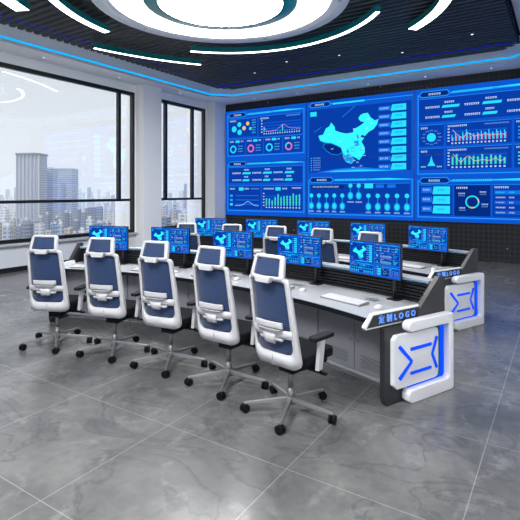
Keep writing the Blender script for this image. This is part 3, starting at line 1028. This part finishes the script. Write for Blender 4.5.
def make_chair(turn=8):
    e = empty('office_chair', (0, 0, 0), 0, 'x', 'office chair')
    # seat
    q = MB(); q.prism(rr_loop(0.245, 0.235, -0.125, 0.30, 0.06, 5), 'z', 0.445, 0.52, chair_black)
    q.build('seat', e, bevel=0.018)
    q = MB(); q.prism(rr_loop(0.20, 0.21, -0.10, 0.25, 0.05, 4), 'z', 0.405, 0.444, pad_black); q.build('seat_pan', e)
    # backrest frame
    q = MB()
    outer = rr_loop(0.230, 0.205, 0.425, 1.142, [0.07, 0.07, 0.04, 0.04], 6)
    outer = [(x * (1 + 0.07 * math.sin(max(0, min(1, (z - 0.42) / 0.5)) * math.pi)), z) for x, z in outer]
    inner = rr_loop(0.188, 0.178, 0.535, 1.118, [0.07, 0.07, 0.035, 0.035], 6)
    inner = [(x * (1 + 0.07 * math.sin(max(0, min(1, (z - 0.5) / 0.5)) * math.pi)), z) for x, z in inner]
    ring_panel(q, outer, inner, back_y, 0.030, chair_white)
    sheet(q, 0.198, 0.198, 0.672, 0.735, back_y, -0.004, 0.024, chair_white, 10, 2)
    q.box(-0.0015, 0.0015, back_y(0, .5) - 0.0365, back_y(0, .5) - 0.03, 0.44, 0.52, cab_seam)
    q.build('backrest_frame', e)
    q = MB(); sheet(q, 0.200, 0.185, 0.52, 1.126, back_y, 0.014, 0.008, blue_mesh, 10, 12); q.build('backrest_mesh', e)
    # lumbar support behind the mesh
    q = MB()
    sheet(q, 0.135, 0.135, 0.752, 0.80, back_y, -0.022, 0.022, chair_white, 8, 2)
    q.build('lumbar_pad', e, bevel=0.004)
    q = MB()
    sheet(q, 0.10, 0.13, 0.728, 0.745, back_y, -0.034, 0.018, cab_seam, 8, 2)
    sheet(q, 0.05, 0.062, 0.625, 0.70, back_y, -0.020, 0.022, chair_white, 4, 2)
    sheet(q, 0.11, 0.12, 0.645, 0.668, back_y, -0.010, 0.018, chair_white, 8, 1)
    q.build('lumbar_bracket', e)
    # headrest
    q = MB()
    ring_panel(q, rr_loop(0.172, 0.148, 1.130, 1.310, 0.03, 5), rr_loop(0.138, 0.121, 1.156, 1.288, 0.012, 5), head_y, 0.032, chair_white)
    q.build('headrest_frame', e)
    q = MB(); sheet(q, 0.143, 0.126, 1.150, 1.292, head_y, -0.004, 0.012, blue_mesh, 8, 5); q.build('headrest_mesh', e)
    q = MB()
    q.prism([(-0.065, 1.105), (0.065, 1.105), (0.085, 1.155), (-0.085, 1.155)], 'y', -0.350, -0.298, chair_white)
    q.build('headrest_bracket', e, bevel=0.008)
    # arms
    for s in (-1, 1):
        a = MB()
        a.prism([(0.25 * s, 0.40), (0.285 * s, 0.40), (0.315 * s, 0.655), (0.275 * s, 0.655)], 'y', -0.005, 0.055, chair_white)
        ab = a.build('armrest', e, bevel=0.007)
        a = MB(); a.prism([(x + s * 0.295, y) for x, y in rr_loop(0.042, 0.048, -0.11, 0.15, 0.04, 4)], 'z', 0.657, 0.688, pad_black)
        a.build('arm_pad', ab, bevel=0.008)
        a = MB(); a.box(min(0.1 * s, 0.28 * s), max(0.1 * s, 0.28 * s), 0.0, 0.05, 0.385, 0.404, pad_black)
        a.build('arm_bracket', ab)
    # mechanism, column
    q = MB(); q.box(-0.075, 0.075, -0.06, 0.14, 0.335, 0.404, pad_black)
    q.cyl((0.075, 0.06, 0.37), (0.27, 0.07, 0.365), 0.008, 0.008, pad_black, 8)
    q.box(0.25, 0.31, 0.055, 0.09, 0.355, 0.372, pad_black)
    q.build('tilt_mechanism', e, bevel=0.006)
    q = MB(); q.cyl((0, 0, 0.20), (0, 0, 0.335), 0.021, 0.021, alu, 16); q.cyl((0, 0, 0.075), (0, 0, 0.20), 0.029, 0.027, alu, 16)
    q.build('gas_column', e)
    q = MB(); q.cyl((0, 0, 0.07), (0, 0, 0.125), 0.045, 0.036, alu, 20); q.build('base_hub', e)
    for k in range(5):
        a = math.radians(90 - turn + 72 * k)
        c, s = math.cos(a), math.sin(a)
        M = Matrix(((c, -s, 0, 0), (s, c, 0, 0), (0, 0, 1, 0), (0, 0, 0, 1)))
        q = MB()
        v = [(0.03, -0.021, 0.084), (0.03, 0.021, 0.084), (0.03, 0.016, 0.120), (0.03, -0.016, 0.120),
             (0.20, -0.019, 0.078), (0.20, 0.019, 0.078), (0.20, 0.013, 0.104), (0.20, -0.013, 0.104),
             (0.383, -0.014, 0.070), (0.383, 0.014, 0.070), (0.383, 0.010, 0.086), (0.383, -0.010, 0.086)]
        f = [(0, 1, 2, 3), (8, 11, 10, 9)]
        for g in (0, 4):
            for t in range(4):
                f.append((g + t, g + 4 + t, g + 4 + (t + 1) % 4, g + (t + 1) % 4))
        q.add(v, f, alu, False, M)
        lg = q.build('base_spoke', e, bevel=0.003)
        q = MB()
        cx, cy = 0.375 * c, 0.375 * s
        ta = a + math.radians(60 + 31 * k)
        dx, dy = math.cos(ta), math.sin(ta)
        q.cyl((cx + dx * 0.006, cy + dy * 0.006, 0.034), (cx + dx * 0.026, cy + dy * 0.026, 0.034), 0.034, 0.034, caster_black, 18)
        q.cyl((cx - dx * 0.026, cy - dy * 0.026, 0.034), (cx - dx * 0.006, cy - dy * 0.006, 0.034), 0.034, 0.034, caster_black, 18)
        q.cyl((cx, cy, 0.034), (cx, cy, 0.074), 0.009, 0.009, caster_black, 8)
        q.build('caster', lg)
    return e

# --- monitor (origin on the worktop, screen towards -Y)
MW, MH = 0.635, 0.352
def make_monitor():
    e = empty('monitor', (0, 0, 0), 0, 'x', 'monitor')
    zc = 0.385
    q = MB(); q.box(-MW / 2, MW / 2, 0.0, 0.028, zc - MH / 2, zc + MH / 2, bezel); q.build('monitor_housing', e, bevel=0.003)
    S = (MW - 0.016) / 671.0
    hh = 363 * S
    s_ = empty('x', (0, 0, 0))
    bpy.data.objects.remove(s_)
    d = Dash(0, 0, 1)
    mid_column(d, 0); right_column(d, 335)
    d.rect(0, 0, 671, 363, 'bg', 0.2)
    d.mb.v = [((x - 335.5) * S, y * S * 2.2 - 0.001, z * S + zc + hh / 2) for x, y, z in d.mb.v]
    d.mb.build('screen', e)
    q = MB()
    q.box(-0.05, 0.05, 0.028, 0.05, zc - 0.05, zc + 0.05, bezel)
    q.cyl((0, 0.05, zc), (0.17, 0.09, zc - 0.04), 0.014, 0.014, bezel, 10)
    q.build('monitor_arm', e)
    q = MB()
    q.cyl((0.19, 0.085, 0.012), (0.19, 0.085, zc + 0.02), 0.022, 0.022, bezel, 14)
    q.box(0.165, 0.235, 0.065, 0.125, zc - 0.10, zc - 0.01, bezel)
    q.build('stand_pole', e)
    q = MB(); q.box(0.13, 0.25, 0.03, 0.125, 0, 0.012, bezel); q.build('stand_base', e)
    return e

def make_keyboard():
    e = empty('keyboard', (0, 0, 0), 0, 'x', 'keyboard')
    q = MB()
    q.prism([(-0.075, 0.0), (0.075, 0.0), (0.075, 0.026), (-0.075, 0.012)], 'x', -0.25, 0.25, kb_white)
    q.build('keyboard_body', e, bevel=0.003)
    q = MB()
    for r in range(5):
        for c in range(18):
            x = -0.238 + c * 0.0265
            y = -0.066 + r * 0.0265
            z = 0.0125 + (y + 0.075) * 0.0933
            q.box(x, x + 0.022, y, y + 0.0215, z, z + 0.006, kb_key)
    o = q.build('keycaps', e)
    o['label'] = 'rows of pale square keys'
    return e

def make_mouse():
    e = empty('computer_mouse', (0, 0, 0), 0, 'x', 'mouse')
    q = MB()
    n, m_ = 16, 6
    v = []
    for j in range(m_ + 1):
        ph = math.pi / 2 * j / m_
        for i in range(n):
            t = 2 * math.pi * i / n
            v.append((0.032 * math.cos(t) * math.cos(ph) ** 0.6, 0.056 * math.sin(t) * math.cos(ph) ** 0.6, 0.034 * math.sin(ph)))
    f = [(j * n + i, j * n + (i + 1) % n, (j + 1) * n + (i + 1) % n, (j + 1) * n + i) for j in range(m_) for i in range(n)]
    f.append(tuple(range(n)))
    q.add(v, f, chair_white, True)
    q.build('mouse_body', e)
    q = MB(); q.cyl((-0.004, 0.026, 0.026), (0.004, 0.026, 0.026), 0.009, 0.009, black_metal, 10); q.build('scroll_wheel', e)
    return e

def make_cabinet():
    """origin on floor at the middle of the front, +Y away from the sitter"""
    e = empty('console_cabinet', (0, 0, 0), 0, 'x', 'cabinet')
    hf, hb = 5.92 * math.tan(math.radians(STEP / 2)) - 0.003, 6.48 * math.tan(math.radians(STEP / 2)) - 0.003
    q = MB()
    q.prism([(-hf, 0.02), (hf, 0.02), (hb, 0.56), (-hb, 0.56)], 'z', 0.09, 0.698, cab_grey)
    q.prism([(-hf, 0.05), (hf, 0.05), (hb, 0.55), (-hb, 0.55)], 'z', 0.0, 0.09, cab_seam)
    q.build('cabinet_body', e)
    q = MB(); q.box(-hf, hf, 0.0, 0.049, 0.055, 0.088, cab_seam); q.build('plinth', e)
    for s in (-1, 1):
        x0, x1 = (-hf + 0.004, -0.004) if s < 0 else (0.004, hf - 0.004)
        q = MB(); q.box(x0, x1, 0.0, 0.0195, 0.094, 0.692, cab_grey)
        d = q.build('door', e, bevel=0.002)
        q = MB()
        for r in range(7):
            for c in range(12):
                xx = x0 + 0.075 + c * 0.027 + (0.0135 if r % 2 else 0)
                zz = 0.135 + r * 0.017
                q.add([(xx, -0.0008, zz), (xx + 0.017, -0.0008, zz + 0.005), (xx + 0.017, -0.0008, zz + 0.012), (xx, -0.0008, zz + 0.007)], [(0, 1, 2, 3)], black_metal)
        vv = q.build('vent', d)
        q = MB()
        hx = x1 - 0.04 if s < 0 else x0 + 0.045
        q.box(hx - 0.006, hx + 0.006, -0.004, -0.0005, 0.40, 0.46, cab_seam)
        q.cyl((hx, -0.005, 0.375), (hx, -0.0005, 0.375), 0.007, 0.007, black_metal, 10)
        q.build('door_lock', d)
    return e

# --- sign lettering mesh
def text_mesh(body, size, ext):
    cu = bpy.data.curves.new('lettering', 'FONT')
    cu.body = body
    cu.size = size
    cu.extrude = ext
    cu.align_x = 'CENTER'
    cu.align_y = 'CENTER'
    cu.space_character = 1.72
    cu.offset = 0.0015
    ob = bpy.data.objects.new('lettering_source', cu)
    col.objects.link(ob)
    dg = bpy.context.evaluated_depsgraph_get()
    me = bpy.data.meshes.new_from_object(ob.evaluated_get(dg))
    bpy.data.objects.remove(ob)
    me.materials.clear()
    me.materials.append(led_sign)
    return me

SIGN = text_mesh('\u5b9a\u5236LOGO', 0.070, 0.002)

def make_end(side):
    """end panel; local +Y runs outward along the radius from r=5.62, +X is the outside face when side=1"""
    e = empty('console_end_panel', (0, 0, 0), 0, 'x', 'end panel')
    s = side
    X = lambda a, b: (min(s * a, s * b), max(s * a, s * b))
    # dark slab with wedge rising at the back
    prof = [(0.08, 0.0), (0.86, 0.0), (0.86, 1.02), (0.78, 1.02), (0.50, 0.76), (0.48, 0.654), (0.05, 0.654), (0.05, 0.06)]
    q = MB(); q.prism(prof, 'x', *X(0, 0.05), dark_panel); q.build('side_panel', e)
    # white C frame
    def quadring(mb, loopA, xa, xb, material):
        mb.prism(loopA, 'x', *X(xa, xb), material)
    C = [(0.30, 0.0), (0.86, 0.0), (0.88, 0.02), (0.88, 0.680), (0.86, 0.70), (0.30, 0.70), (0.26, 0.672), (0.26, 0.635), (0.29, 0.608),
         (0.80, 0.608), (0.815, 0.59), (0.815, 0.135), (0.80, 0.115), (0.29, 0.115), (0.26, 0.085), (0.26, 0.03)]
    q = MB()
    q.prism(C, 'x', *X(0.052, 0.135), gloss_white)
    q.build('white_bracket', e, bevel=0.010)
    # blue light line inside the bracket
    q = MB()
    q.prism([(0.78, 0.605), (0.812, 0.605), (0.812, 0.135), (0.797, 0.117), (0.31, 0.117), (0.31, 0.132), (0.77, 0.132), (0.78, 0.145)], 'x', *X(0.052, 0.075), led_blue)
    q.build('light_strip', e)
    # faceted white panel
    x0, x1, z0, z1 = 0.12, 0.705, 0.14, 0.588
    rim = rr_loop(0.0, 0.0, 0, 1, 0.0, 1)
    loop = [(x0 + 0.035, z0), (x1 - 0.05, z0), (x1 - 0.012, z0 + 0.012), (x1, z0 + 0.05), (x1, z1 - 0.05), (x1 - 0.012, z1 - 0.012), (x1 - 0.05, z1), (x0 + 0.035, z1), (x0, z1 - 0.035), (x0, z0 + 0.035)]
    n = len(loop)
    q = MB()
    v = [(s * 0.052, a, b_) for a, b_ in loop] + [(s * 0.095, a, b_) for a, b_ in loop]
    cen = [(s * 0.108, 0.34, 0.385), (s * 0.108, 0.53, 0.385)]
    v += cen
    f = [(i, (i + 1) % n, n + (i + 1) % n, n + i) for i in range(n)]
    L, R_ = 2 * n, 2 * n + 1
    # facets: left, top, right, bottom
    f += [(n + 9, n + 8, L), (n + 0, n + 9, L), (n + 8, n + 7, L), (n + 7, n + 6, R_, L), (n + 6, n + 5, R_), (n + 5, n + 4, R_), (n + 4, n + 3, R_), (n + 3, n + 2, R_), (n + 2, n + 1, R_), (n + 1, n + 0, L, R_)]
    q.add(v, f, gloss_white)
    q.build('emblem_panel', e)
    # blue chevrons and bars
    W_, H_ = x1 - x0, z1 - z0
    def U(u, w_):
        return (x0 + u * W_, z0 + w_ * H_)
    q = MB()
    def stroke(p, r, t=0.011, lift=0.106):
        a, b_ = Vector(U(*p)), Vector(U(*r))
        dd_ = (b_ - a).normalized()
        nn = Vector((-dd_.y, dd_.x)) * t
        poly = [tuple(a + nn), tuple(b_ + nn), tuple(b_ - nn), tuple(a - nn)]
        q.prism(poly, 'x', *X(0.085, lift), led_blue)
    stroke((0.09, 0.80), (0.355, 0.46), 0.014, 0.112); stroke((0.355, 0.47), (0.09, 0.19), 0.014, 0.112)
    stroke((0.94, 0.82), (0.82, 0.49), 0.012, 0.112); stroke((0.82, 0.50), (0.94, 0.20), 0.012, 0.112)
    stroke((0.33, 0.70), (0.80, 0.70), 0.013, 0.112); stroke((0.33, 0.24), (0.80, 0.24), 0.011, 0.112)
    q.build('chevron_emblem', e)
    # sign housing above
    M = Matrix.Translation((s * 0.03, 0, 0)) 
    q = MB()
    tr = [(-0.14, 0.665), (0.65, 0.665), (0.67, 0.69), (0.60, 0.79), (-0.06, 0.79), (-0.16, 0.69)]
    q.prism(tr, 'x', *X(-0.012, 0.025), gloss_white, None)
    sg = q.build('sign_housing', e, bevel=0.006)
    q = MB()
    tr2 = [(-0.130, 0.681), (0.640, 0.681), (0.584, 0.776), (-0.056, 0.776)]
    q.prism(tr2, 'x', *X(0.023, 0.029), dark_panel)
    q.build('sign_face', sg)
    t_ = bpy.data.objects.new('sign_lettering', SIGN)
    col.objects.link(t_)
    t_.parent = sg
    t_['label'] = 'glowing blue letters'
    t_.location = (s * 0.032, 0.235, 0.7285)
    t_.rotation_euler = (math.pi / 2, 0, math.pi / 2 * s)
    return e

# ------------------------------------------------------------------ lay out both rows
chair_p = make_chair()
mon_p = make_monitor()
kb_p = make_keyboard()
ms_p = make_mouse()
cab_p = make_cabinet()
end_p = {1: make_end(1), -1: make_end(-1)}
used = set()

def place(proto, x, y, z, rz, label, group):
    o = proto if proto.name not in used else copy_tree(proto)
    used.add(proto.name)
    o.location = (x, y, z)
    o.rotation_euler = (0, 0, rz)
    o['label'] = label
    if group:
        o['group'] = group
    return o

spots = ['leftmost', 'second from left', 'middle', 'second from right', 'rightmost']
DESK = 0.74
for row, (dx, dy) in enumerate(((0, 0), (-0.06, 2.46))):
    rn = 'near console row' if row == 0 else 'far console row'
    cx, cy = OX + dx, OY + dy
    def at(r, a):
        x, y = pol(r, a)
        return cx + x, cy + y
    # worktop
    ox, oy = at(6.0, 0)
    wt = empty('worktop', (ox, oy, DESK - 0.04), 0, 'long curved pale worktop with black front edge of the ' + rn, 'worktop')
    A = 23.7
    q = MB(); q.arc(0, -6.0, FRONT, 6.43, 0.012, 0.04, -A, A, 40, desk_white); q.build('tabletop', wt)
    q = MB(); q.arc(0, -6.0, lambda t: FRONT(t) - 0.012, lambda t: FRONT(t) + 0.03, -0.002, 0.0395, -A, A, 40, black_metal)
    q.arc(0, -6.0, lambda t: FRONT(t) + 0.03, 6.36, 0.0, 0.0118, -A, A, 40, black_metal)
    o = q.build('front_edge', wt); o['label'] = 'black edge strip'
    for i in range(-2, 3):
        gx, gy = pol(6.12, i * STEP + 0.5)
        g = MB(); g.box(-0.06, 0.06, -0.04, 0.04, 0.0405, 0.046, kb_white, Matrix.Translation((gx, gy - 6.0, 0)) @ Matrix.Rotation(-math.radians(i * STEP), 4, 'Z'))
        g.build('cable_grommet', wt)
    # riser with slats
    rs = empty('slatted_riser', (*at(6.4, 0), DESK), 0, 'black slatted riser with pale top rail behind the monitors of the ' + rn, 'riser')
    q = MB()
    q.arc(0, -6.4, 6.40, 6.46, 0.001, 0.205, -A, A, 40, void_black)
    for k in range(6):
        q.arc(0, -6.4, 6.372, 6.40, 0.006 + k * 0.033, 0.026 + k * 0.033, -A, A, 40, black_metal)
    q.arc(0, -6.4, 6.405, 6.46, -0.74, 0.0, -A, A, 40, black_metal) if False else None
    q.build('slats', rs)
    q = MB(); q.arc(0, -6.4, 6.34, 6.50, 0.206, 0.232, -A, A, 40, cab_seam); q.build('top_rail', rs)
    q = MB(); q.arc(0, -6.4, 6.334, 6.3395, 0.212, 0.219, -A, A, 40, led_edge); q.build('light_line', rs)
    for i in range(-2, 3):
        a = i * STEP
        rz = -math.radians(a)
        sp = spots[i + 2]
        place(cab_p, *at(5.92, a), 0, rz, 'grey two door cabinet with vents, ' + sp + ' in the ' + rn, 'grey console cabinets')
        place(mon_p, *at(6.22, a), DESK, rz, 'monitor showing cyan map and charts, ' + sp + ' on the ' + rn, 'monitors on the console rows')
        place(kb_p, *at(5.875, a - 0.9), DESK, rz, 'pale keyboard on the worktop, ' + sp + ' on the ' + rn, 'keyboards on the worktops')
        place(ms_p, *at(5.90, a + 3.0), DESK, rz, 'small white mouse beside its keyboard, ' + sp + ' on the ' + rn, 'mice on the worktops')
        sx_, sy_ = ((-1.45, 4.69), (-0.66, 4.88), (0.14, 4.94), (0.94, 4.88), (1.72, 4.68))[i + 2]
        place(chair_p, cx + sx_, cy + sy_, 0, rz + math.radians((7, 8, 8, 8, 8)[i + 2]), 'white framed blue mesh office chair with headrest, ' + sp + ' at the ' + rn, 'blue mesh office chairs')
    for s in (1, -1):
        a = 23.95 * s
        where = 'right' if s > 0 else 'left'
        x, y = at(5.62, a)
        place(end_p[s], x, y, 0, -math.radians(a), 'dark end panel with white bracket and blue chevrons, %s end of the %s' % (where, rn), 'console end panels')

# ------------------------------------------------------------------ the city outside
GZ = -95.0
def facade(name, wall_c, win_c, sy, sx, r1=0.5, r2=0.6):
    m = mat(name, wall_c, 0.7)
    nt, b_ = nodes(m)
    sep = nt.nodes.new('ShaderNodeSeparateXYZ')
    t = nt.nodes.new('ShaderNodeTexCoord')
    nt.links.new(t.outputs['Object'], sep.inputs[0])
    z = mth(nt, 'GREATER_THAN', mth(nt, 'FRACT', mth(nt, 'DIVIDE', mth(nt, 'ADD', sep.outputs[2], 500), sy)), 1 - r1)
    xy = mth(nt, 'ADD', sep.outputs[0], sep.outputs[1])
    x = mth(nt, 'GREATER_THAN', mth(nt, 'FRACT', mth(nt, 'DIVIDE', mth(nt, 'ADD', xy, 500), sx)), 1 - r2)
    c = mixc(nt, mth(nt, 'MULTIPLY', z, x), wall_c, win_c)
    nt.links.new(c, b_.inputs['Base Color'])
    return m

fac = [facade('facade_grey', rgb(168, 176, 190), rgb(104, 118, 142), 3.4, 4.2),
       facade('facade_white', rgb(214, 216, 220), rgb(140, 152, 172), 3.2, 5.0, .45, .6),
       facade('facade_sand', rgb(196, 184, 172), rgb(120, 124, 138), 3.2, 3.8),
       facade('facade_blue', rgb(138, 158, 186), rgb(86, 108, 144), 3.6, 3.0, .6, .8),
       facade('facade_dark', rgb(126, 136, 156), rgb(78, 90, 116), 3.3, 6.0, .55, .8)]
tower_a = facade('facade_ribbed_tower', rgb(170, 178, 194), rgb(98, 114, 142), 3.6, 5.4, .55, .72)
tower_b = facade('facade_banded_tower', rgb(178, 188, 206), rgb(104, 124, 160), 3.6, 60, .5, .97)
ground_m = mat('city_ground', rgb(150, 160, 170), 0.9)
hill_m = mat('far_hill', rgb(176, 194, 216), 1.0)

def ray(px, d):
    """plan point at forward depth d along photograph column px"""
    l = (px - 260) / FPX * d
    return (l * math.cos(YAW) - d * math.sin(YAW), l * math.sin(YAW) + d * math.cos(YAW))

b = MB()
b.box(-9000, -60, -4000, 9000, GZ - 1, GZ, ground_m)
o = b.build('city_ground'); tag(o, 'hazy city ground far below the windows', 'ground', kind='structure')

def building(name, px0, px1, ytop, d, material, label, group=None, depth=None, extra=None, crown=0):
    xa, ya = ray(px0, d)
    xb, yb = ray(px1, d)
    wd = math.hypot(xb - xa, yb - ya)
    top = EYE - (ytop - HOR) * d / FPX
    h_ = top - GZ
    dp = depth or wd * 0.8
    e_ = empty(name, ((xa + xb) / 2, (ya + yb) / 2, GZ), YAW, label, 'building', group)
    q = MB(); q.box(-wd / 2, wd / 2, 0, dp, 0, h_, material); q.build('tower_body', e_)
    if crown:
        q = MB(); q.box(-wd * 0.3, wd * 0.3, dp * 0.2, dp * 0.7, h_, h_ + crown, fac[1]); q.build('rooftop_plant', e_)
    if extra:
        extra(e_, wd, dp, h_)
    return e_

def fins(e_, wd, dp, h_):
    q = MB()
    for k in range(7):
        x = -wd / 2 + wd * k / 6
        q.box(x - 0.5, x + 0.5, -1.2, 0, 0, h_, fac[1])
    q.box(-wd / 2 - 1, wd / 2 + 1, -2, dp + 1, h_, h_ + 3, fac[4])
    q.build('facade_fins', e_)

building('office_tower', 16.5, 39, 155, 700, tower_a, 'tall grey ribbed office tower, the highest seen through the long window', extra=fins, crown=4)
building('office_tower', 40, 53, 169, 740, tower_b, 'blue grey banded tower slab directly right of the tallest tower', crown=3)
building('office_tower', 54, 72, 168.5, 800, tower_b, 'wide banded office tower with dark middle bay right of the tallest tower', extra=lambda e_, wd, dp, h_: MB().box(-3.5, 3.5, -1.5, 0, 0, h_ - 24, fac[3]).build('dark_bay', e_) and None)
building('office_tower', 72.5, 77, 169, 840, fac[2], 'slim sand coloured tower at the edge of the wide banded tower')
building('office_tower', 184, 196.5, 184, 900, tower_a, 'dark stepped tower seen through the narrower window', crown=8)
building('office_tower', 126.5, 130, 186, 900, fac[4], 'slender dark tower close to the first window end frame', crown=6)
building('office_tower', 178, 190, 213, 420, fac[1], 'broad white block low in the narrower window', crown=2)
building('apartment_block', 172.5, 176, 205, 520, fac[2], 'small sand coloured tower low in the narrower window')

rnd = random.Random(12)
k = 0
kinds = ['grey', 'white', 'sand coloured', 'blue grey', 'dark grey']
taken = []
def scatter(px_lo, px_hi, n, dlo, dhi, ylo, yhi, wlo, whi, where):
    for i in range(n):
        px = px_lo + (px_hi - px_lo) * (i + rnd.random() * 0.6) / n
        d = rnd.uniform(dlo, dhi)
        wpx = rnd.uniform(wlo, whi)
        x, y = ray(px, d)
        if any(math.hypot(x - a_, y - b_) < (wpx * d / FPX + c_) * 0.72 for a_, b_, c_ in taken):
            d += 45
            x, y = ray(px, d)
        taken.append((x, y, wpx * d / FPX))
        c = rnd.choice((0, 0, 1, 1, 2, 3, 3, 4))
        yt = rnd.uniform(ylo, yhi)
        cr = rnd.choice((0, 2, 3))
        size = ('tall' if yt < (ylo + yhi) / 2 else 'lower') + (' broad' if wpx > (wlo + whi) / 2 else ' slim')
        side = 'in the narrower window' if px > 150 else ('left of the tallest tower' if px < 16 else ('below the tall towers' if px < 78 else 'right of the tall towers'))
        building('apartment_block', px, px + wpx, yt, d, fac[c],
                 '%s %s block %s, %s' % (size, kinds[c], side, where.replace('in the ', '')), '%s %s blocks %s, %s' % (size, kinds[c], side, where), crown=cr)

scatter(-60, 134, 34, 380, 470, 219, 238, 4, 9, 'nearest rows of the city')
scatter(-60, 134, 40, 540, 680, 206, 226, 3, 7, 'middle of the city')
scatter(-60, 134, 42, 860, 1150, 196, 212, 2.5, 5, 'far part of the city')
scatter(-60, 134, 40, 1500, 2300, 187, 200, 2, 4, 'skyline behind the towers')
scatter(160, 204, 10, 380, 470, 216, 224, 3, 7, 'nearest rows of the city')
scatter(160, 204, 12, 560, 760, 205, 216, 2.5, 5, 'middle of the city')
scatter(160, 204, 12, 1200, 2000, 190, 203, 2, 4, 'far part of the city')

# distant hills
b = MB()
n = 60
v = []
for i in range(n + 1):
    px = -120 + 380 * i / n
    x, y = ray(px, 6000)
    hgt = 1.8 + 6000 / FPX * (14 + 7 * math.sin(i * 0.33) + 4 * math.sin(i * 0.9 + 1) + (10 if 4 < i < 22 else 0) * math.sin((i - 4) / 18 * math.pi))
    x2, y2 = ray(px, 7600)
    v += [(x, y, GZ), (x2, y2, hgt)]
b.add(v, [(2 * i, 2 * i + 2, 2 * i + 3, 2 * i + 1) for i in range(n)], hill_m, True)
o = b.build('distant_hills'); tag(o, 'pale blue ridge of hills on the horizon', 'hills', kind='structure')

# thin haze over the city
hz = bpy.data.materials.new('city_haze')
hz.use_nodes = True
hz.node_tree.nodes.clear()
ho = hz.node_tree.nodes.new('ShaderNodeOutputMaterial')
hs = hz.node_tree.nodes.new('ShaderNodeVolumeScatter')
hs.inputs['Color'].default_value = (0.96, 0.98, 1, 1)
hs.inputs['Density'].default_value = HAZE
hz.node_tree.links.new(hs.outputs[0], ho.inputs['Volume'])
b = MB(); b.box(-3600, -200, -900, 3400, GZ + 0.5, 420, hz)
o = b.build('city_haze'); tag(o, 'pale haze lying over the city', 'haze', kind='stuff')
